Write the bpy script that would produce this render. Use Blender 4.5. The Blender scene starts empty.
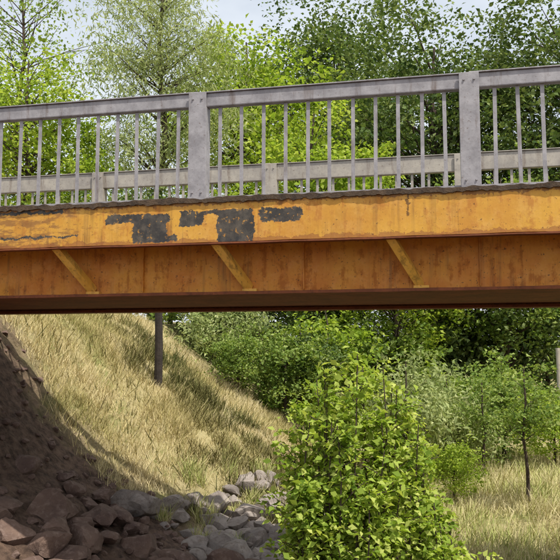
import bpy, bmesh, math, random
import numpy as np
from mathutils import Vector, noise, Matrix

scene = bpy.context.scene
col = scene.collection
random.seed(7)

# ------------------------------------------------------------------ materials
def new_mat(name):
    m = bpy.data.materials.new(name); m.use_nodes = True
    nt = m.node_tree
    for n in list(nt.nodes): nt.nodes.remove(n)
    out = nt.nodes.new('ShaderNodeOutputMaterial')
    return m, nt, out
def N(nt, t, **kw):
    n = nt.nodes.new(t)
    for k, v in kw.items(): setattr(n, k, v)
    return n
def ramp(nt, fac, stops, interp='LINEAR'):
    r = N(nt, 'ShaderNodeValToRGB'); r.color_ramp.interpolation = interp
    e = r.color_ramp.elements
    while len(e) < len(stops): e.new(0.5)
    for i, (p, c) in enumerate(stops):
        e[i].position = p
        e[i].color = (c, c, c, 1) if not hasattr(c, '__len__') else (*c, 1)
    nt.links.new(fac, r.inputs[0]); return r.outputs[0]
def noise_tex(nt, vec, scale, detail=6, rough=0.6, dist=0.0):
    n = N(nt, 'ShaderNodeTexNoise'); n.inputs['Scale'].default_value = scale
    n.inputs['Detail'].default_value = detail; n.inputs['Roughness'].default_value = rough
    n.inputs['Distortion'].default_value = dist
    if vec is not None: nt.links.new(vec, n.inputs['Vector'])
    return n.outputs['Fac']
def math_n(nt, op, a, b=None, c=None, clamp=False):
    n = N(nt, 'ShaderNodeMath', operation=op); n.use_clamp = clamp
    for i, v in enumerate((a, b, c)):
        if v is None: continue
        if isinstance(v, (int, float)): n.inputs[i].default_value = v
        else: nt.links.new(v, n.inputs[i])
    return n.outputs[0]
def mixc(nt, fac, a, b, blend='MIX'):
    n = N(nt, 'ShaderNodeMix', data_type='RGBA', blend_type=blend)
    if isinstance(fac, (int, float)): n.inputs[0].default_value = fac
    else: nt.links.new(fac, n.inputs[0])
    for i, v in ((6, a), (7, b)):
        if hasattr(v, '__len__'): n.inputs[i].default_value = (*v, 1)
        else: nt.links.new(v, n.inputs[i])
    return n.outputs[2]
def mapping(nt, vec, scale=(1, 1, 1), loc=(0, 0, 0)):
    m = N(nt, 'ShaderNodeMapping'); m.inputs['Scale'].default_value = scale
    m.inputs['Location'].default_value = loc
    nt.links.new(vec, m.inputs['Vector']); return m.outputs[0]
def finish(nt, out, color, rough=0.8, bump=None, bstr=0.3, bdist=0.02, metal=0.0, spec=0.3):
    p = N(nt, 'ShaderNodeBsdfPrincipled')
    if hasattr(color, '__len__'): p.inputs['Base Color'].default_value = (*color, 1)
    else: nt.links.new(color, p.inputs['Base Color'])
    if isinstance(rough, (int, float)): p.inputs['Roughness'].default_value = rough
    else: nt.links.new(rough, p.inputs['Roughness'])
    p.inputs['Metallic'].default_value = metal
    p.inputs['Specular IOR Level'].default_value = spec
    if bump is not None:
        b = N(nt, 'ShaderNodeBump'); b.inputs['Strength'].default_value = bstr
        b.inputs['Distance'].default_value = bdist
        nt.links.new(bump, b.inputs['Height']); nt.links.new(b.outputs[0], p.inputs['Normal'])
    nt.links.new(p.outputs[0], out.inputs[0])
    return p
def objcoord(nt):
    return N(nt, 'ShaderNodeTexCoord').outputs['Object']

def paint_mat(name, base_a, base_b, rust, rust_amt, patches=False):
    m, nt, out = new_mat(name)
    oc = objcoord(nt)
    big = noise_tex(nt, oc, 1.7, 6, 0.7)
    c = mixc(nt, ramp(nt, big, [(0.38, 0.0), (0.60, 1.0)]), base_a, base_b)
    chalk = noise_tex(nt, mapping(nt, oc, (1, 1, 1), (4, 2, 7)), 4.5, 7, 0.75)
    c = mixc(nt, math_n(nt, 'MULTIPLY', ramp(nt, chalk, [(0.48, 0.0), (0.62, 1.0)]), 0.30), c, tuple(min(1, v * 1.0 + .08) for v in base_a))
    streak = noise_tex(nt, mapping(nt, oc, (11, 11, 1.1)), 1.0, 6, 0.7, 0.2)
    fine = noise_tex(nt, oc, 9.0, 6, 0.7)
    s = math_n(nt, 'ADD', math_n(nt, 'MULTIPLY', streak, 0.5), math_n(nt, 'MULTIPLY', fine, 0.5))
    rm = ramp(nt, s, [(rust_amt, 0.0), (rust_amt + 0.07, 1.0)])
    c = mixc(nt, math_n(nt, 'MULTIPLY', rm, 0.6), c, rust)
    drip = noise_tex(nt, mapping(nt, oc, (16, 16, 0.7), (3, 0, 1)), 1.0, 4, 0.6)
    gate = noise_tex(nt, mapping(nt, oc, (1, 1, 1), (9, 1, 2)), 1.1, 3, 0.6)
    dm = math_n(nt, 'MULTIPLY', ramp(nt, drip, [(0.52, 0.0), (0.66, 1.0)]), ramp(nt, gate, [(0.40, 0.0), (0.58, 1.0)]))
    c = mixc(nt, math_n(nt, 'MULTIPLY', dm, 0.55), c, (0.14, 0.065, 0.03))
    spots = noise_tex(nt, oc, 30.0, 4, 0.7)
    c = mixc(nt, ramp(nt, spots, [(0.62, 0.0), (0.68, 0.85)]), c, (0.10, 0.045, 0.025))
    bump = s
    if patches:
        sep = N(nt, 'ShaderNodeSeparateXYZ'); nt.links.new(oc, sep.inputs[0])
        d1 = math_n(nt, 'MULTIPLY', math_n(nt, 'SUBTRACT', noise_tex(nt, oc, 9, 7, 0.75), 0.5), 0.20)
        d2 = math_n(nt, 'MULTIPLY', math_n(nt, 'SUBTRACT', noise_tex(nt, mapping(nt, oc, (1, 1, 1), (5, 3, 9)), 9, 7, 0.75), 0.5), 0.16)
        X = math_n(nt, 'ADD', sep.outputs[0], d1); Z = math_n(nt, 'ADD', sep.outputs[2], d2)
        # brown primer toward the left end, fading out along the beam
        prim = noise_tex(nt, mapping(nt, oc, (1.2, 1.2, 4)), 2.2, 8, 0.75)
        grad = math_n(nt, 'MULTIPLY', math_n(nt, 'ADD', sep.outputs[0], 3.9), -0.10)
        lm = ramp(nt, math_n(nt, 'ADD', prim, math_n(nt, 'MINIMUM', grad, 0.08)), [(0.53, 0.0), (0.60, 1.0)])
        c = mixc(nt, math_n(nt, 'MULTIPLY', lm, 0.7), c, (0.23, 0.10, 0.038))
        # rust along lower and upper edges
        lz = ramp(nt, math_n(nt, 'ADD', sep.outputs[2], math_n(nt, 'MULTIPLY', d1, 1.2)), [(0.0, 1.0), (1.0, 1.0)])
        lz = math_n(nt, 'LESS_THAN', math_n(nt, 'ADD', Z, math_n(nt, 'MULTIPLY', d1, 0.5)), 1.255)
        c = mixc(nt, math_n(nt, 'MULTIPLY', lz, 0.6), c, (0.28, 0.095, 0.035))
        tz = math_n(nt, 'GREATER_THAN', math_n(nt, 'ADD', Z, math_n(nt, 'MULTIPLY', d1, 0.7)), 1.625)
        c = mixc(nt, math_n(nt, 'MULTIPLY', tz, 0.7), c, (0.17, 0.075, 0.035))
        mask = None
        for (xc, hw, zc, hh) in [(-3.42, .16, 1.50, .05), (-3.07, .20, 1.39, .155), (-2.85, .10, 1.27, .03), (-2.60, .14, 1.48, .085), (-2.12, .20, 1.38, .17), (-1.64, .22, 1.49, .07), (-2.35, .25, 1.545, .02), (-5.0, .9, 1.615, .02), (-4.5, .6, 1.33, .010)]:
            ax = math_n(nt, 'LESS_THAN', math_n(nt, 'ABSOLUTE', math_n(nt, 'SUBTRACT', X, xc)), hw)
            az = math_n(nt, 'LESS_THAN', math_n(nt, 'ABSOLUTE', math_n(nt, 'SUBTRACT', Z, zc)), hh)
            r = math_n(nt, 'MULTIPLY', ax, az)
            mask = r if mask is None else math_n(nt, 'MAXIMUM', mask, r)
        hole = ramp(nt, noise_tex(nt, oc, 20, 5, 0.7), [(0.60, 1.0), (0.65, 0.2)])
        pc = mixc(nt, ramp(nt, noise_tex(nt, oc, 7, 5, 0.7), [(.42, 0.), (.66, 1.)]), (0.026, 0.034, 0.040), (0.11, 0.10, 0.085))
        c = mixc(nt, math_n(nt, 'MULTIPLY', math_n(nt, 'MULTIPLY', mask, hole), 0.96), c, pc)
        sx = math_n(nt, 'LESS_THAN', math_n(nt, 'ABSOLUTE', math_n(nt, 'SUBTRACT', math_n(nt, 'ADD', sep.outputs[0], math_n(nt, 'MULTIPLY', d2, 1.2)), -0.33)), 0.010)
        c = mixc(nt, math_n(nt, 'MULTIPLY', math_n(nt, 'MULTIPLY', sx, math_n(nt, 'GREATER_THAN', Z, 1.42)), 0.8), c, (0.09, 0.04, 0.02))
        bump = math_n(nt, 'ADD', s, math_n(nt, 'MULTIPLY', math_n(nt, 'MAXIMUM', mask, lz), -0.25))
    finish(nt, out, c, math_n(nt, 'ADD', math_n(nt, 'MULTIPLY', rm, 0.3), 0.5), bump, 0.5, 0.012, spec=0.3)
    return m

M_fascia = paint_mat('ochre_paint', (0.70, 0.37, 0.055), (0.60, 0.275, 0.042), (0.46, 0.17, 0.04), 0.51, True)
M_web = paint_mat('rusty_orange_paint', (0.76, 0.33, 0.042), (0.66, 0.225, 0.03), (0.38, 0.11, 0.03), 0.51)
M_brace = paint_mat('brace_paint', (0.90, 0.50, 0.09), (0.80, 0.40, 0.06), (0.4, 0.14, 0.03), 0.57)

def steel_mat(name, a, b, rust):
    m, nt, out = new_mat(name); oc = objcoord(nt)
    c = mixc(nt, ramp(nt, noise_tex(nt, oc, 4, 7, 0.75), [(0.38, 0.), (0.62, 1.)]), a, b)
    st = noise_tex(nt, mapping(nt, oc, (9, 9, 1.2)), 1.0, 5, 0.7)
    c = mixc(nt, ramp(nt, st, [(0.54, 0.), (0.70, 0.8)]), c, rust)
    c = mixc(nt, ramp(nt, noise_tex(nt, oc, 30, 4, 0.7), [(0.6, 0.), (0.68, 0.7)]), c, rust)
    finish(nt, out, c, 0.5, noise_tex(nt, oc, 40, 4, 0.6), 0.25, 0.005, metal=0.0, spec=0.5)
    return m
M_steel = steel_mat('weathered_grey_steel', (0.40, 0.38, 0.39), (0.25, 0.235, 0.245), (0.14, 0.095, 0.07))
M_steel2 = steel_mat('weathered_pale_rail', (0.46, 0.41, 0.34), (0.31, 0.275, 0.24), (0.17, 0.12, 0.09))

def simple(name, a, b, scale, rough=0.9, bstr=0.5, bdist=0.03, c3=None):
    m, nt, out = new_mat(name); oc = objcoord(nt)
    n = noise_tex(nt, oc, scale, 6, 0.65)
    c = mixc(nt, ramp(nt, n, [(0.35, 0.), (0.65, 1.)]), a, b)
    if c3:
        c = mixc(nt, ramp(nt, noise_tex(nt, oc, scale * 5, 5, 0.7), [(0.5, 0.), (0.7, .8)]), c, c3)
    finish(nt, out, c, rough, noise_tex(nt, oc, scale * 4, 6, 0.7), bstr, bdist)
    return m
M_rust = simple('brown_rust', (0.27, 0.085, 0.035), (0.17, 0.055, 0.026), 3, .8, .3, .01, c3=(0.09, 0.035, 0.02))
M_conc = simple('old_concrete', (0.30, 0.28, 0.25), (0.2, 0.18, 0.16), 3, c3=(0.12, 0.1, 0.08))
M_asph = simple('worn_asphalt', (0.06, 0.06, 0.06), (0.09, 0.085, 0.08), 4)
M_bark = simple('bark', (0.10, 0.075, 0.055), (0.05, 0.035, 0.028), 6)
M_wood = simple('weathered_post_wood', (0.055, 0.043, 0.035), (0.03, 0.024, 0.02), 6)
M_litter = simple('dark_dirt', (0.05, 0.035, 0.025), (0.12, 0.08, 0.05), 12)
M_rockdark = simple('brown_boulder_stone', (0.19, 0.125, 0.095), (0.11, 0.07, 0.058), 2.2, .9, .9, .05, c3=(0.27, 0.195, 0.16))
M_rockgrey = simple('grey_boulder_stone', (0.36, 0.31, 0.27), (0.20, 0.172, 0.155), 2.5, .9, .8, .04, c3=(0.15, 0.11, 0.085))

def leaf_mat(name, stops, transl=0.4, tint=(1.2, 1.25, 0.6)):
    m, nt, out = new_mat(name)
    at_ = N(nt, 'ShaderNodeAttribute', attribute_name='rnd')
    c = ramp(nt, at_.outputs['Fac'], stops)
    d = N(nt, 'ShaderNodeBsdfDiffuse'); nt.links.new(c, d.inputs['Color'])
    if transl <= 0:
        nt.links.new(d.outputs[0], out.inputs[0]); return m
    t = N(nt, 'ShaderNodeBsdfTranslucent')
    nt.links.new(mixc(nt, 1.0, c, tint, 'MULTIPLY'), t.inputs['Color'])
    ms = N(nt, 'ShaderNodeMixShader'); ms.inputs[0].default_value = transl
    nt.links.new(d.outputs[0], ms.inputs[1]); nt.links.new(t.outputs[0], ms.inputs[2])
    nt.links.new(ms.outputs[0], out.inputs[0])
    return m
L_dark = leaf_mat('dark_oak_leaf', [(0.1, (0.045, 0.08, 0.03)), (0.5, (0.12, 0.17, 0.06)), (0.9, (0.27, 0.32, 0.13))], .3)  # lightened and greyed to put aerial haze into the leaf colour
L_mid = leaf_mat('mid_green_leaf', [(0.1, (0.09, 0.15, 0.035)), (0.5, (0.21, 0.29, 0.075)), (0.9, (0.38, 0.44, 0.15))], .38)  # also lightened to suggest haze over the trees behind
L_bright = leaf_mat('bright_green_leaf', [(0.1, (0.15, 0.23, 0.03)), (0.5, (0.30, 0.40, 0.06)), (0.9, (0.50, 0.55, 0.13))], 0.45)
L_pale = leaf_mat('pale_feathery_leaf', [(0.1, (0.22, 0.28, 0.10)), (0.5, (0.37, 0.43, 0.18)), (0.9, (0.54, 0.57, 0.28))], 0.4, (1.1, 1.1, 0.8))
L_shrub = leaf_mat('shrub_leaf', [(0.1, (0.15, 0.24, 0.035)), (0.5, (0.35, 0.45, 0.08)), (0.9, (0.58, 0.62, 0.18))], 0.45)
G_dry = leaf_mat('dry_grass', [(0.05, (0.27, 0.27, 0.09)), (0.35, (0.46, 0.40, 0.17)), (0.65, (0.60, 0.50, 0.25)), (0.95, (0.70, 0.60, 0.36))], 0.0)
G_shadow_weed = leaf_mat('shadow_band_weeds', [(0.05, (0.08, 0.09, 0.03)), (0.5, (0.17, 0.16, 0.06)), (0.95, (0.30, 0.26, 0.11))], 0.0)  # dark blade colours stand in for a tree shadow across the slope
G_green = leaf_mat('meadow_grass', [(0.1, (0.24, 0.32, 0.08)), (0.4, (0.42, 0.46, 0.15)), (0.65, (0.56, 0.51, 0.24)), (0.9, (0.66, 0.58, 0.34))], 0.0)

# ------------------------------------------------------------------ terrain
FX = [-60, -20, -9.4, -8.4, -7.7, -6.85, -6.0, -5.0, -3.7, -1, 2, 6, 8.5, 12, 60]
FZ = [1.62, 1.62, 1.55, 1.2, 0.55, -.7, -1.7, -2.35, -2.9, -3.15, -3.1, -2.7, -1.4, 1.55, 1.62]
BX = [-60, -20, -12, -8, -6.3, -3.5, -1.5, 0, 3, 10, 20, 60]
BZ = [2.5, 1.8, 1.6, 0.95, -.25, -2.0, -2.8, -2.95, -2.5, -1.6, -.5, 0]
def sst(a, b, v):
    t = min(1, max(0, (v - a) / (b - a))); return t * t * (3 - 2 * t)
def height(x, y, rough=True):
    f = float(np.interp(x, FX, FZ)); b = float(np.interp(x, BX, BZ))
    t = sst(12.0, 16.5, y)
    h = f * (1 - t) + b * t
    h = h + sst(24, 60, y) * (1.0 - h) * 0.6
    r = math.hypot(x - 0.5, y + 1.5)
    near = 1 - sst(3.0, 7.0, r)
    h = h * (1 - near) + (-1.62) * near
    s = sst(4, 14, -y)
    h = h * (1 - s) + (-1.4) * s
    h += 0.10 * noise.noise(Vector((x * .9, y * .9, 0))) + 0.05 * noise.noise(Vector((x * 2.7, y * 2.7, 3)))
    if y < 14 and y > 5 and -10 < x < 0:
        h += 0.07 * noise.noise(Vector((x * 5, y * 5, 8))) + .04 * noise.noise(Vector((x * 11, y * 11, 8)))
    h += 0.35 * noise.noise(Vector((x * .15, y * .15, 7))) * sst(20, 35, abs(y))
    return h
def axis(a, b, fine_a, fine_b, fs, cs):
    v = []; x = a
    while x < b:
        v.append(x)
        d = 0 if fine_a <= x <= fine_b else min(abs(x - fine_a), abs(x - fine_b))
        x += fs + d * cs
    v.append(b); return v
xs = axis(-900, 900, -10, 4, 0.09, 0.12); ys = axis(-900, 1200, 6.5, 20, 0.09, 0.12)
verts = [(x, y, height(x, y)) for y in ys for x in xs]
nx = len(xs)
faces = [(j * nx + i, j * nx + i + 1, (j + 1) * nx + i + 1, (j + 1) * nx + i) for j in range(len(ys) - 1) for i in range(nx - 1)]
me = bpy.data.meshes.new('ground'); me.from_pydata(verts, [], faces); me.update()
for p in me.polygons: p.use_smooth = True
g = bpy.data.objects.new('ground', me); col.objects.link(g)
m, nt, out = new_mat('ground_soil_and_grass'); oc = objcoord(nt)
sep = N(nt, 'ShaderNodeSeparateXYZ'); nt.links.new(oc, sep.inputs[0])
n1 = noise_tex(nt, oc, 1.1, 6, 0.65); n2 = noise_tex(nt, oc, 7, 7, 0.7)
soil = mixc(nt, ramp(nt, n2, [(0.36, 0.), (0.62, 1.)]), (0.06, 0.038, 0.028), (0.21, 0.135, 0.095))
dry = mixc(nt, ramp(nt, n2, [(0.35, 0.), (0.65, 1.)]), (0.38, 0.32, 0.14), (0.54, 0.46, 0.24))
green = mixc(nt, n2, (0.16, 0.19, 0.05), (0.36, 0.36, 0.12))
grass_c = mixc(nt, ramp(nt, n1, [(0.50, 0.), (0.65, 1.)]), dry, green)
ym = math_n(nt, 'ADD', sep.outputs[1], math_n(nt, 'MULTIPLY', math_n(nt, 'SUBTRACT', n1, 0.5), 2.0))
gm = ramp(nt, math_n(nt, 'DIVIDE', math_n(nt, 'SUBTRACT', ym, 11.9), 1.6), [(0.0, 0.), (1.0, 1.)])
c = mixc(nt, gm, soil, grass_c)
finish(nt, out, c, 0.95, n2, 1.0, 0.12)
me.materials.append(m)

# ------------------------------------------------------------------ mesh helpers
def quads_obj(name, V, F, mats, midx=None, rnd=None, link=True, smooth=False):
    V = np.asarray(V, dtype=np.float32).reshape(-1, 3); F = np.asarray(F, dtype=np.int32).reshape(-1, 4)
    me = bpy.data.meshes.new(name)
    me.vertices.add(len(V)); me.vertices.foreach_set('co', V.ravel())
    me.loops.add(F.size); me.loops.foreach_set('vertex_index', F.ravel())
    me.polygons.add(len(F))
    me.polygons.foreach_set('loop_start', np.arange(0, F.size, 4, dtype=np.int32))
    if midx is not None: me.polygons.foreach_set('material_index', np.asarray(midx, dtype=np.int32))
    for mm in mats: me.materials.append(mm)
    if rnd is not None:
        a = me.attributes.new('rnd', 'FLOAT', 'POINT'); a.data.foreach_set('value', np.asarray(rnd, dtype=np.float32))
    me.update(calc_edges=True); me.validate()
    ob = bpy.data.objects.new(name, me)
    if link: col.objects.link(ob)
    return ob

def tube(path, radii, sides=6):
    path = [Vector(p) for p in path]; V = []; F = []
    for i, p in enumerate(path):
        t = (path[min(i + 1, len(path) - 1)] - path[max(i - 1, 0)]).normalized()
        a = t.cross(Vector((0.3, 0.9, 0.1))).normalized(); b = t.cross(a)
        for k in range(sides):
            an = 2 * math.pi * k / sides
            V.append(p + (a * math.cos(an) + b * math.sin(an)) * radii[i])
    for i in range(len(path) - 1):
        for k in range(sides):
            k2 = (k + 1) % sides
            F.append((i * sides + k, i * sides + k2, (i + 1) * sides + k2, (i + 1) * sides + k))
    return V, F

def unit(v): return v / (np.linalg.norm(v, axis=1, keepdims=True) + 1e-9)
def leaves(P, L, W, R, up=0.5, droop=0.0, off=0.2):
    n = len(P)
    nrm = R.normal(size=(n, 3)); nrm[:, 2] = np.abs(nrm[:, 2]) + up; nrm = unit(nrm)
    d = R.normal(size=(n, 3)); d[:, 2] -= droop
    d = unit(d - nrm * np.sum(d * nrm, axis=1, keepdims=True) * (1 if droop == 0 else 0.3))
    s = unit(np.cross(nrm, d)); nrm = np.cross(d, s)
    ls = (L * R.uniform(0.6, 1.35, (n, 1)))
    mid = P + d * ls * 0.45; fold = nrm * ls * W * 0.35
    V = np.stack([P, mid + s * ls * W + fold, P + d * ls - nrm * ls * 0.1, mid - s * ls * W + fold], axis=1).reshape(-1, 3)
    F = np.arange(n * 4).reshape(-1, 4)
    r = np.repeat(R.uniform(0, .62, n) + off, 4)
    return V, F, r

def assemble(name, tubes, leafparts, mats, link=True):
    V = []; F = []; M = []; Rn = []; off = 0
    for (v, f) in tubes:
        v = np.array([tuple(p) for p in v]); f = np.array(f)
        V.append(v); F.append(f + off); off += len(v); M.append(np.zeros(len(f))); Rn.append(np.zeros(len(v)))
    for (v, f, r) in leafparts:
        V.append(v); F.append(f + off); off += len(v); M.append(np.ones(len(f))); Rn.append(r)
    return quads_obj(name, np.concatenate(V), np.concatenate(F), mats, np.concatenate(M), np.concatenate(Rn), link)

def tree(name, seed, H, crown_r, crown_h, trunk_r, nclump, per, leaf, lw, clump_r, mats, lean=(0, 0), up=0.5, droop=0., shell=0.35):
    R = np.random.default_rng(seed); rd = random.Random(seed)
    tubes = []; cz = H - crown_h / 2
    top = Vector((lean[0], lean[1], H * 0.93))
    tp = []; tr = []
    for i in range(9):
        t = i / 8; p = Vector((0, 0, 0)).lerp(top, t)
        p += Vector((noise.noise(Vector((t * 3, seed, 0))), noise.noise(Vector((t * 3, seed, 5))), 0)) * 0.35 * math.sin(t * 2.6) * H / 8
        p.z = top.z * t - (0.35 if i == 0 else 0)
        tp.append(p); tr.append(trunk_r * (1.35 if i == 0 else 1) * (1 - 0.9 * t) + 0.01)
    tubes.append(tube(tp, tr, 8))
    cs = []
    for i in range(nclump):
        dv = R.normal(size=3); dv /= np.linalg.norm(dv)
        rr = (shell + (1 - shell) * R.uniform()) ** 0.6
        rr *= 0.82 + 0.5 * noise.noise(Vector(dv * 1.7) + Vector((seed * 3.1, 0, 0)))
        c = np.array([dv[0] * crown_r * rr + lean[0] * .7, dv[1] * crown_r * rr + lean[1] * .7, cz + dv[2] * crown_h / 2 * rr])
        cs.append(c)
        tz = max(0.2, min(0.92, (c[2] - 0.35 * crown_r) / top.z))
        k = tz * 8; i0 = min(7, int(k)); a = tp[i0].lerp(tp[i0 + 1], k - i0)
        cv = Vector(c); mid = a.lerp(cv, 0.5) + Vector((rd.uniform(-.2, .2), rd.uniform(-.2, .2), rd.uniform(-.1, .3))) * crown_r * 0.25
        r0 = trunk_r * 0.28 * (1 - 0.6 * tz)
        tubes.append(tube([a, a.lerp(mid, .55), mid, mid.lerp(cv, .6) + Vector((0, 0, .05)), cv], [r0, r0 * .8, r0 * .55, r0 * .35, r0 * .12 + .003], 4))
    parts = []
    for c in cs:
        n = int(per * R.uniform(0.5, 1.4)); cr = clump_r * R.uniform(0.6, 1.35)
        P = R.normal(size=(n, 3)) * np.array([cr, cr, cr * 0.62]) * 0.55
        sub = R.normal(size=(6, 3)) * cr * 0.75; k = R.integers(0, 6, n)
        P = P * 0.62 + sub[k] * np.array([1, 1, 0.7]) + c
        if droop: P[:, 2] -= np.abs(R.normal(size=n)) * droop * 0.5
        parts.append(leaves(P, leaf, lw, R, up, droop, R.uniform(0.02, .36)))
    return assemble(name, tubes, parts, mats)

def place(ob, x, y, rot=0, s=1.0, dz=0):
    ob.location = (x, y, height(x, y) - 0.05 + dz); ob.rotation_euler = (0, 0, rot); ob.scale = (s, s, s)
def dup(ob, name, x, y, rot=0, s=1.0, dz=0):
    o = bpy.data.objects.new(name, ob.data); col.objects.link(o); place(o, x, y, rot, s, dz); return o
def at(px, Z):
    u = (px - 280) / 770.0
    return Z * (-.2079 + .978 * u), Z * (.978 + .2079 * u)

# ------------------------------------------------------------------ background trees
oak = tree('oak_tree', 11, 17.5, 6.3, 12.5, .38, 105, 280, .21, .32, 1.25, [M_bark, L_dark])
place(oak, *at(440, 33), 0.3)
dup(oak, 'oak_tree.001', *at(590, 31), 2.1, 1.0)
dup(oak, 'oak_tree.002', *at(340, 44), 4.0, 1.2)
maple = tree('maple_tree', 23, 12.0, 3.6, 8.5, .22, 70, 190, .19, .34, .9, [M_bark, L_bright])
place(maple, *at(315, 27), 1.0, 0.92)
dup(maple, 'maple_tree.001', *at(20, 27), 2.6, 0.82)
dup(maple, 'maple_tree.002', *at(395, 24), 3.3, 0.70)
dup(maple, 'maple_tree.003', *at(245, 36), 5.0, 1.25)
pale = tree('willow_tree', 31, 16.0, 3.2, 13.0, .22, 90, 210, .24, .10, 1.0, [M_bark, L_pale], droop=0.8, up=0.2)
place(pale, *at(155, 29), 0.5, 0.98)
mid = tree('alder_tree', 41, 11.5, 3.6, 8.5, .2, 75, 210, .19, .33, 1.0, [M_bark, L_mid])
place(mid, *at(90, 36), 0.7, 0.8)
dup(mid, 'alder_tree.001', *at(505, 26), 2.9, 0.82)
dup(mid, 'alder_tree.002', *at(-50, 33), 5.2, .8)
bare = tree('ash_tree', 57, 17.0, 4.5, 9.5, .2, 60, 80, .17, .3, 1.1, [M_bark, L_mid], lean=(1.5, 0))
place(bare, *at(20, 32), 2.4, 0.97)

# bushes beneath / behind the bridge
bushD = tree('elder_bush', 61, 4.6, 2.1, 4.4, .08, 50, 140, .15, .33, .62, [M_bark, L_dark], shell=.2)
bushM = tree('hazel_bush', 62, 4.2, 2.0, 4.0, .08, 50, 130, .15, .33, .60, [M_bark, L_mid], shell=.2)
bushB = tree('dogwood_bush', 64, 3.4, 1.5, 3.2, .05, 38, 100, .13, .34, .5, [M_bark, L_bright], shell=.2)
bushP = tree('willow_bush', 63, 3.2, 1.5, 3.0, .05, 48, 130, .17, .17, .5, [M_bark, L_pale], shell=.2, droop=.4, up=.3)
place(bushM, *at(205, 23), 0, .95); place(bushD, *at(255, 24), 1, 1.0); place(bushP, *at(405, 18.5), 1, .95); place(bushB, *at(325, 22), 2, 1.1)
k = 1
for px, Z, s, r in [(130, 25, 1.0, 1), (480, 27, 1.15, 4), (545, 27, 1.15, 5), (420, 27, 1.2, 2.2), (330, 29, 1.3, .4), (300, 21.5, .62, .9)]:
    dup(bushD, 'elder_bush.%03d' % k, *at(px, Z), r, s); k += 1
k = 1
for px, Z, s, r in [(170, 27, 1.0, 2), (285, 20.5, .62, 3), (500, 20.5, .68, 1.7), (20, 24, 0.8, 1), (375, 24, 1.0, 2.9)]:
    dup(bushM, 'hazel_bush.%03d' % k, *at(px, Z), r, s); k += 1
dup(bushP, 'willow_bush.001', *at(445, 20), 3, 0.85)
dup(bushP, 'willow_bush.002', *at(225, 22), 2, .8)
dup(bushB, 'dogwood_bush.001', *at(550, 18.5), 3, 0.62)
dup(bushB, 'dogwood_bush.002', *at(460, 22), 4, 0.80)
dup(bushB, 'dogwood_bush.003', *at(450, 16), 5, 0.42)
dup(bushM, 'hazel_bush.006', *at(238, 20), 1, 0.42)
R = np.random.default_rng(5); k = 3
for i in range(7):
    x = -32 + i * 7.5 + R.uniform(-1.5, 1.5); y = 56 + R.uniform(-4, 6)
    dup(oak, 'oak_tree.%03d' % k, x, y, R.uniform(0, 6), R.uniform(.5, .6) if i < 3 else .75, -1.5); k += 1

young = tree('young_ash_tree', 71, 2.75, .80, 1.7, .03, 32, 55, .085, .3, .28, [M_bark, L_mid])
place(young, *at(522, 14.8), 0, 1.0)
dup(young, 'young_ash_tree.001', *at(480, 18), 2, .9)

# foreground shrubs: upright leafy shoots
def shrub(name, seed, H, spread, nst, leaf, mats, per=150, lo=.78):
    R = np.random.default_rng(seed); rd = random.Random(seed); tubes = []; parts = []
    for i in range(nst):
        a = rd.uniform(0, 6.283); r = spread * math.sqrt(rd.random())
        h = H * (1 - 0.38 * (r / spread) ** 2) * rd.uniform(lo, 1.02)
        p0 = Vector((math.cos(a), math.sin(a), 0)) * r * 0.25
        p3 = Vector((math.cos(a) * r, math.sin(a) * r, h))
        off = rd.uniform(.02, .38)
        pts = []
        for j in range(7):
            t = j / 6; p = p0.lerp(p3, t); out = 0.25 * math.sin(t * 3.14) * r
            p += Vector((math.cos(a) * out + rd.uniform(-.03, .03), math.sin(a) * out + rd.uniform(-.03, .03), 0)); pts.append(p)
        tubes.append(tube(pts, [0.013 * (1 - .8 * j / 6) + .002 for j in range(7)], 5))
        for q in range(rd.randint(10, 15)):
            t = rd.uniform(0.35, 0.99); k = t * 6; i0 = min(5, int(k)); b = pts[i0].lerp(pts[i0 + 1], k - i0)
            an = rd.uniform(0, 6.283); ln = rd.uniform(.12, .40) * (1.2 - t * .6)
            e = b + Vector((math.cos(an) * ln, math.sin(an) * ln, ln * rd.uniform(.2, .9)))
            tubes.append(tube([b, b.lerp(e, .5) + Vector((0, 0, .02)), e], [.005, .004, .002], 4))
            n = int(per / 6 * rd.uniform(.6, 1.4)); tt = R.uniform(0.15, 1.05, (n, 1))
            P = np.array(b) * (1 - tt) + np.array(e) * tt + R.normal(size=(n, 3)) * .032
            parts.append(leaves(P, leaf, .31, R, .6, 0, off))
        n = per // 2; tt = R.uniform(.35, 1.0, n) ** .7; P = []
        for t in tt:
            k = t * 6; i0 = min(5, int(k)); P.append(tuple(pts[i0].lerp(pts[i0 + 1], k - i0)))
        parts.append(leaves(np.array(P) + R.normal(size=(n, 3)) * .04, leaf, .31, R, .6, 0, off))
    return assemble(name, tubes, parts, mats)
sh = shrub('leafy_shrub', 81, 3.62, .54, 32, .066, [M_bark, L_shrub], 165, .80); place(sh, *at(345, 6.6))
sh2 = shrub('leafy_shrub.001', 82, 3.0, .48, 20, .064, [M_bark, L_shrub], 150, .72); place(sh2, *at(396, 6.8))
sh3 = shrub('leafy_shrub.002', 83, 2.25, .40, 13, .062, [M_bark, L_shrub], 135, .7); place(sh3, *at(438, 6.7))
sh4 = shrub('leafy_shrub.003', 84, 2.75, .34, 10, .066, [M_bark, L_shrub], 145, .72); place(sh4, *at(322, 6.4))

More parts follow.
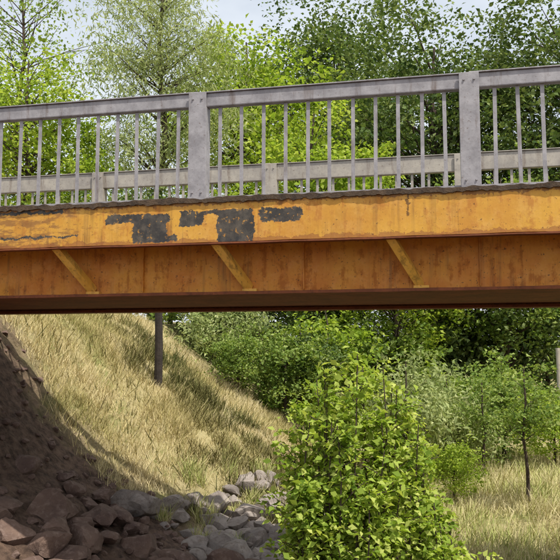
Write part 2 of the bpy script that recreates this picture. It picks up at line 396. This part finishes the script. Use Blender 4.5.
# ------------------------------------------------------------------ grass
def grass(name, n, xr, yr, hmin, hmax, w, mat, dens, seed, rb=0.0):
    R = np.random.default_rng(seed); P = []
    X = R.uniform(*xr, n); Y = R.uniform(*yr, n)
    for x, y in zip(X, Y):
        if R.uniform() < dens(x, y): P.append((x, y, height(x, y) - .01))
    P = np.array(P); n = len(P)
    cl = np.array([0.6 + 0.8 * noise.noise(Vector((p[0] * 1.6, p[1] * 1.6, seed))) + .3 * noise.noise(Vector((p[0] * 6, p[1] * 6, seed))) for p in P]).reshape(-1, 1)
    h = (hmin + (hmax - hmin) * R.uniform(0, 1, (n, 1))) * np.clip(cl + .35, .3, 1.5)
    an = R.uniform(0, 6.283, n); s = np.stack([np.cos(an), np.sin(an), np.zeros(n)], 1) * w
    ln = np.stack([R.normal(0, .42, n) + .1, R.normal(0, .42, n), np.ones(n)], 1) * h
    V = np.stack([P - s, P + s, P + ln + s * .25, P + ln - s * .25], 1).reshape(-1, 3)
    big = np.array([noise.noise(Vector((p[0] * .7, p[1] * .7, seed + 30))) for p in P])
    r = np.repeat(np.clip(R.uniform(0, 1, n) * .6 + .28 + .7 * big + rb, 0, 1), 4)
    return quads_obj(name, V, np.arange(n * 4).reshape(-1, 4), [mat], None, r)
def shadow_band(x, y):  # strip of hillside where the tree shadow is coloured in
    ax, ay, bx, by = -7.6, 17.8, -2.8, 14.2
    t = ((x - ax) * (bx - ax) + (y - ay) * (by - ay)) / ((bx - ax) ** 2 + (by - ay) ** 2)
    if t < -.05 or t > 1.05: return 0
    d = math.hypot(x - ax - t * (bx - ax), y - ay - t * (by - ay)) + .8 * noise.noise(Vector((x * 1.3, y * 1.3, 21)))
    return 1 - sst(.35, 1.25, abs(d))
def dens_hill(x, y):
    v = sst(12.0, 13.3, y + .8 * noise.noise(Vector((x, y, 2))))
    v *= .45 + .55 * sst(-.25, .2, noise.noise(Vector((x * 1.2, y * 1.2, 9))))
    v *= 1 - .97 * sst(-5.0, -4.4, x) * (1 - sst(13.5, 14.5, y))
    return v * (1 - .9 * sst(-3.0, -2.0, x) * (1 - sst(15, 16.5, y))) * (1 - .7 * shadow_band(x, y))
grass('dry_grass', 190000, (-12, -1), (11.8, 20), .06, .22, .006, G_dry, dens_hill, 3, .08)
grass('shadow_band_weeds', 90000, (-9, -1), (12.5, 19), .06, .28, .012, G_shadow_weed, lambda x, y: (shadow_band(x, y) * .85 + .06 * sst(12.5, 14, y)) * sst(-.35, .05, noise.noise(Vector((x * 2, y * 2, 40)))), 8)  # darker weeds imitate a diagonal tree shadow, plus a thin scatter elsewhere
grass('meadow_grass', 60000, (-1.5, 6), (10.5, 23), .08, .34, .008, G_green, lambda x, y: .3 + .7 * sst(-.3, .1, noise.noise(Vector((x * .8, y * .8, 4)))), 4, .08)
# tufts growing up between the streambed rocks
grass('streambed_grass_tufts', 22000, (-4.8, -1), (11.8, 15), .10, .34, .008, G_green, lambda x, y: .9 * sst(.12, .3, noise.noise(Vector((x * 1.9, y * 1.9, 14)))), 6, -.1)

# ------------------------------------------------------------------ rocks
def rock_geo(R, size, sub=3):
    bm = bmesh.new(); bmesh.ops.create_icosphere(bm, subdivisions=sub, radius=1)
    planes = []
    for i in range(12):
        d = Vector(R.normal(size=3)).normalized(); planes.append((d, R.uniform(.45, .85)))
    o = Vector(R.uniform(0, 50, 3))
    for v in bm.verts:
        for d, k in planes:
            q = v.co.dot(d) - k
            if q > 0: v.co -= d * q * .96
        v.co *= 1 + .09 * noise.noise(v.co * 2.2 + o) + .05 * noise.noise(v.co * 6 + o)
        v.co.x *= size[0]; v.co.y *= size[1]; v.co.z *= size[2]
    return bm
def rocks(name, items, mat, seed):
    R = np.random.default_rng(seed); V = []; F = []; off = 0
    for (x, y, s, lift) in items:
        sz = (s * R.uniform(.8, 1.35), s * R.uniform(.8, 1.2), s * R.uniform(.55, .9))
        bm = rock_geo(R, sz, 3 if s > .12 else 2)
        M = Matrix.Translation((x, y, height(x, y) + lift)) @ Matrix.Rotation(R.uniform(0, 6.28), 4, 'Z') @ Matrix.Rotation(R.uniform(-.5, .5), 4, 'X')
        bm.transform(M)
        V += [tuple(v.co) for v in bm.verts]; F += [tuple(v.index + off for v in f.verts) for f in bm.faces]
        off += len(bm.verts); bm.free()
    me = bpy.data.meshes.new(name); me.from_pydata(V, [], F); me.materials.append(mat); me.update()
    for p in me.polygons: p.use_smooth = True
    me.set_sharp_from_angle(angle=math.radians(24))
    ob = bpy.data.objects.new(name, me); col.objects.link(ob); return ob
R = np.random.default_rng(12)
it = []
for i in range(130):
    x = R.uniform(-7.0, -2.6); y = R.uniform(7.2, 11.4)
    if x < -5.6 and R.uniform() < .8: continue
    if y > 10.6 and x > -4.2: continue
    it.append((x, y, R.uniform(.14, .34), R.uniform(-.02, .12)))
for (x, y, s) in [(-5.3, 9.9, .36), (-3.85, 8.35, .33), (-3.2, 8.1, .3), (-4.7, 9.6, .33), (-3.5, 9.2, .34), (-2.7, 8.8, .3)]: it.append((x, y, s, .12))
for i in range(420):
    x = R.uniform(-8.2, -3.0); y = R.uniform(7.6, 12.6)
    it.append((x, y, R.uniform(.03, .11), R.uniform(-.01, .02)))
rocks('riprap_boulders', it, M_rockdark, 13)
it = []
for i in range(190):
    x = R.uniform(-5.0, -1.4); y = R.uniform(11.2, 14.7)
    if x < -4.75 + (y - 12) * .45: continue
    it.append((x, y, R.uniform(.07, .34) ** 1.0, R.uniform(-.04, .12)))
for i in range(65): it.append((R.uniform(-3.6, 0.0), R.uniform(9, 12.5), R.uniform(.12, .32), .05))
rocks('streambed_rocks', it, M_rockgrey, 14)

# ------------------------------------------------------------------ bridge
bridge = bpy.data.objects.new('steel_girder_bridge', None); col.objects.link(bridge)
def child(me_name, bm, mat, parent, bevel=0.0):
    if bevel:
        bmesh.ops.bevel(bm, geom=list(bm.edges), offset=bevel, segments=2, profile=.6, affect='EDGES')
    me = bpy.data.meshes.new(me_name); bm.to_mesh(me); bm.free(); me.materials.append(mat)
    ob = bpy.data.objects.new(me_name, me); col.objects.link(ob); ob.parent = parent; return ob
def box(bm, x0, x1, y0, y1, z0, z1):
    v = [bm.verts.new(c) for c in ((x0, y0, z0), (x1, y0, z0), (x1, y1, z0), (x0, y1, z0), (x0, y0, z1), (x1, y0, z1), (x1, y1, z1), (x0, y1, z1))]
    for f in ((0, 3, 2, 1), (4, 5, 6, 7), (0, 1, 5, 4), (1, 2, 6, 5), (2, 3, 7, 6), (3, 0, 4, 7)): bm.faces.new([v[i] for i in f])
XL, XR = -8.8, 11.6
D = 7.73; DF = 11.33
def warped_box(name, x0, x1, y0, y1, z0, z1, mat, parent, amp, step=.06, ztop_only=False, f=1.0):
    bm = bmesh.new(); n = int((x1 - x0) / step); rings = []
    for i in range(n + 1):
        x = x0 + (x1 - x0) * i / n
        a = amp * noise.noise(Vector((x * 3 * f, 0, 1))) + amp * .8 * noise.noise(Vector((x * 11 * f, 0, 2)))
        b = amp * noise.noise(Vector((x * 2.3 * f, 5, 1)))
        bz = 0
        if ztop_only:
            a += .06 * max(0, noise.noise(Vector((x * .9, 3, 3)))) * (1 + 2 * noise.noise(Vector((x * 9, 3, 3))))
            bz = amp * noise.noise(Vector((x * 6, 9, 3))) + amp * noise.noise(Vector((x * 17, 9, 3))) - .012
        zz = bz if ztop_only else b
        rings.append([bm.verts.new(c) for c in ((x, y0 + b, z0 + zz), (x, y1, z0 + zz), (x, y1, z1 + a), (x, y0 + b, z1 + a))])
    for i in range(n):
        for k in range(4):
            bm.faces.new((rings[i][k], rings[i + 1][k], rings[i + 1][(k + 1) % 4], rings[i][(k + 1) % 4]))
    bm.faces.new(rings[0]); bm.faces.new(rings[-1][::-1])
    bmesh.ops.recalc_face_normals(bm, faces=bm.faces)
    return child(name, bm, mat, parent)
warped_box('fascia_plate', XL, XR, D, D + .02, 1.22, 1.655, M_fascia, bridge, .007, .12)
warped_box('fascia_lower_lip', XL, XR, D - .012, D + .10, 1.198, 1.213, M_rust, bridge, .006, .05)
warped_box('fascia_plate_far', XL, XR, DF + .15, DF + .17, 1.22, 1.655, M_fascia, bridge, .006, .12)
warped_box('fascia_lower_lip_far', XL, XR, DF + .07, DF + .182, 1.198, 1.213, M_rust, bridge, .004, .1)
bm = bmesh.new(); box(bm, XL, XR, D + .03, DF + .14, 1.40, 1.64); child('deck_slab', bm, M_conc, bridge)
bm = bmesh.new(); box(bm, XL, XR, D + .35, DF - .2, 1.644, 1.66); child('deck_asphalt', bm, M_asph, bridge)
warped_box('deck_edge_dirt', XL, XR, D - .022, D + .26, 1.655, 1.692, M_litter, bridge, .022, .02, True)
warped_box('deck_edge_dirt_far', XL, XR, DF - .1, DF + .16, 1.665, 1.69, M_litter, bridge, .02, .05, True)
for y, s in ((D + .46, 'near'), (DF - .32, 'far')):
    bm = bmesh.new(); box(bm, XL, XR, y, y + .016, .725, 1.398)
    child('girder_web_' + s, bm, M_web, bridge)
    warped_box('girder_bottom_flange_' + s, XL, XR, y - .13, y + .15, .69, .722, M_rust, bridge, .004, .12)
bm = bmesh.new()
for i in range(-4, 7):
    x = -2.39 + 1.85 * i + .92
    box(bm, x - .005, x + .005, D + .42, D + .459, .74, 1.395)
child('web_stiffeners', bm, M_web, bridge)
bm = bmesh.new()
for i in range(-3, 8):
    x = -2.1 + 1.85 * i
    box(bm, x - .06, x + .06, D + .49, DF - .335, .98, 1.395)
    box(bm, x - .12, x + .12, D + .49, DF - .335, .955, .977)
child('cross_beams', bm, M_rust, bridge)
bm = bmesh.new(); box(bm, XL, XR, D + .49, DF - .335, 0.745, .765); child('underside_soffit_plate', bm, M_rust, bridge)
bm = bmesh.new()
for i in range(-2, 8):
    x = -2.39 + 1.85 * i
    a = Vector((x, D + .035, 1.25)); b = Vector((x + .31, D + .42, .745))
    t = (b - a).normalized(); side = Vector((1, 0, 0)); side = (side - t * side.dot(t)).normalized(); nn = t.cross(side)
    for (w0, w1, n0, n1) in ((-.042, .042, -.007, .007), (.030, .042, -.075, -.0075)):
        vs = [bm.verts.new(p + side * w + nn * q) for p in (a, b) for (w, q) in ((w0, n0), (w1, n0), (w1, n1), (w0, n1))]
        for f in ((0, 1, 2, 3), (7, 6, 5, 4), (0, 4, 5, 1), (1, 5, 6, 2), (2, 6, 7, 3), (3, 7, 4, 0)): bm.faces.new([vs[j] for j in f])
    box(bm, x + .24, x + .40, D + .40, D + .455, .725, .755)
bmesh.ops.recalc_face_normals(bm, faces=bm.faces)
child('diagonal_braces', bm, M_brace, bridge)

def railing(name, y, mat, railmat, rh, zt):
    rail = bpy.data.objects.new(name, None); col.objects.link(rail)
    posts = [-2.557 + 2.855 * i for i in range(-2, 6) if XL < -2.557 + 2.855 * i < XR]
    zr = zt - rh
    bm = bmesh.new(); bm2 = bmesh.new(); rr = random.Random(5)
    cuts = [XL] + posts + [XR]
    for a, b in zip(cuts[:-1], cuts[1:]):
        dz = rr.uniform(-.004, .004); dy = rr.uniform(-.003, .003)
        box(bm, a + .002, b - .002, y - .035 + dy, y + .055 + dy, zr + dz, zt + dz)
        box(bm2, a + .002, b - .002, y - .052 + dy, y + .072 + dy, zt + .002 + dz, zt + .016 + dz)
    child('top_rail', bm, railmat, rail, .012); child('top_rail_cap', bm2, railmat, rail, .004)
    bm = bmesh.new()
    for x in posts:
        box(bm, x - .098, x + .098, y - .070, y - .056, 1.66, zt + .005)
        box(bm, x - .098, x + .098, y + .076, y + .090, 1.66, zt)
        box(bm, x - .098, x - .082, y - .0555, y + .0755, 1.66, zr - .006)
        box(bm, x + .082, x + .098, y - .0555, y + .0755, 1.66, zr - .006)
    child('posts', bm, mat, rail, .003)
    bm = bmesh.new()
    for x in posts:
        for z in (zt - .07, 1.76):
            for dx in (-.05, .05):
                bmesh.ops.create_cone(bm, cap_ends=True, segments=6, radius1=.012, radius2=.010, depth=.012,
                    matrix=Matrix.Translation((x + dx, y - .076, z)) @ Matrix.Rotation(math.radians(90), 4, 'X'))
    child('post_bolts', bm, mat, rail)
    bm = bmesh.new(); rr = random.Random(3)
    for i in range(-2, 6):
        x0 = -2.557 + 2.855 * i
        for k in range(1, 12):
            x = x0 + 2.855 * k / 12
            if XL < x < XR:
                b = rr.uniform(-.010, .010); c = rr.uniform(-.006, .006); v0 = len(bm.verts)
                box(bm, x - .019 + c, x + .019 + c, y + .0, y + .012, 1.722, zr - .002)
                bm.verts.ensure_lookup_table()
                for v in bm.verts[v0:]:
                    if v.co.z > 2: v.co.x += b
    child('balusters', bm, mat, rail)
    bm = bmesh.new(); box(bm, XL, XR, y - .018, y + .032, 1.698, 1.72); child('bottom_rail', bm, mat, rail)
    return rail
railing('bridge_railing', D + .07, M_steel, M_steel, .15, 2.86)
railing('bridge_railing.001', DF + .05, M_steel2, M_steel2, .25, 2.97)
bm = bmesh.new(); box(bm, XL - .8, XL + .25, D - .4, DF + .6, -1.5, .685); box(bm, XL - .8, XL - .02, D - .4, DF + .6, .69, 1.64)
child('abutment_left', bm, M_conc, bridge)
bm = bmesh.new(); box(bm, XR - .25, XR + .8, D - .4, DF + .6, -3.5, .685); box(bm, XR + .02, XR + .8, D - .4, DF + .6, .69, 1.64)
child('abutment_right', bm, M_conc, bridge)
for nm, a, b in (('road', -60, XL - .8), ('road.001', XR + .8, 60)):
    bm = bmesh.new(); box(bm, a, b, D + .3, DF - .2, 1.2, 1.725)
    me = bpy.data.meshes.new(nm); bm.to_mesh(me); bm.free(); me.materials.append(M_asph); o = bpy.data.objects.new(nm, me); col.objects.link(o)

# ------------------------------------------------------------------ post on the hill
x, y = at(159, 16.5); zb = height(x, y)
V, F = tube([(x, y, zb - .3), (x + .01, y, zb + .8), (x - .01, y, zb + 1.6), (x, y, zb + 2.2)], [.09, .085, .08, .075], 10)
V = [tuple(p) for p in V]
me = bpy.data.meshes.new('wooden_post'); me.from_pydata(V, [], F + [tuple(range(30, 40))]); me.materials.append(M_wood); o = bpy.data.objects.new('wooden_post', me); col.objects.link(o)
# ------------------------------------------------------------------ fence at right
fence = bpy.data.objects.new('wire_fence', None); col.objects.link(fence)
bm = bmesh.new()
for i in range(4):
    x = 2.78 + i * 1.9; y = 20.4 + i * .2; zb = height(x, y)
    bmesh.ops.create_cone(bm, cap_ends=True, segments=12, radius1=.05, radius2=.05, depth=.25 - zb + .3, matrix=Matrix.Translation((x, y, (.25 + zb - .3) / 2)))
child('posts', bm, M_steel2, fence)
for z in (.15, -.45, -1.1):
    V, F = tube([(2.78, 20.4, z), (8.5, 21.0, z)], [.012, .012], 6)
    me = bpy.data.meshes.new('wire'); me.from_pydata([tuple(p) for p in V], [], F); me.materials.append(M_steel2); o = bpy.data.objects.new('wire', me); col.objects.link(o); o.parent = fence

# ------------------------------------------------------------------ light
S = Vector((0.37, -0.28, 0.88)).normalized()
sun = bpy.data.lights.new('sun', 'SUN'); sun.energy = 5.0; sun.angle = math.radians(.5); sun.color = (1, .96, .88)
so = bpy.data.objects.new('sun', sun); col.objects.link(so); so.rotation_euler = S.to_track_quat('Z', 'Y').to_euler(); so.location = (5, -5, 20)
w = bpy.data.worlds.new('World'); scene.world = w; w.use_nodes = True; nt = w.node_tree
bg = nt.nodes['Background']; sky = nt.nodes.new('ShaderNodeTexSky'); sky.sky_type = 'NISHITA'; sky.sun_disc = False
sky.sun_elevation = math.asin(S.z); sky.sun_rotation = math.atan2(S.x, S.y); sky.dust_density = 6; sky.air_density = 1.3; sky.ozone_density = .8
tc = nt.nodes.new('ShaderNodeTexCoord')
hz = noise_tex(nt, mapping(nt, tc.outputs['Generated'], (1.5, 1.5, 4)), 2.0, 5, 0.6)
hf = ramp(nt, hz, [(0.3, 0.55), (0.7, 0.95)])
nt.links.new(mixc(nt, hf, sky.outputs[0], (6.5, 6.9, 7.4)), bg.inputs[0]); bg.inputs[1].default_value = 0.15
scene.view_settings.view_transform = 'Standard'; scene.view_settings.look = 'None'; scene.view_settings.exposure = 0

cam = bpy.data.cameras.new('camera'); co = bpy.data.objects.new('camera', cam); col.objects.link(co)
cam.sensor_width = 36; cam.lens = 36 * 770 / 560; cam.clip_end = 3000; cam.clip_start = .05
co.location = (0, 0, 0); co.rotation_euler = (math.radians(95.785), 0, math.radians(12))
scene.camera = co
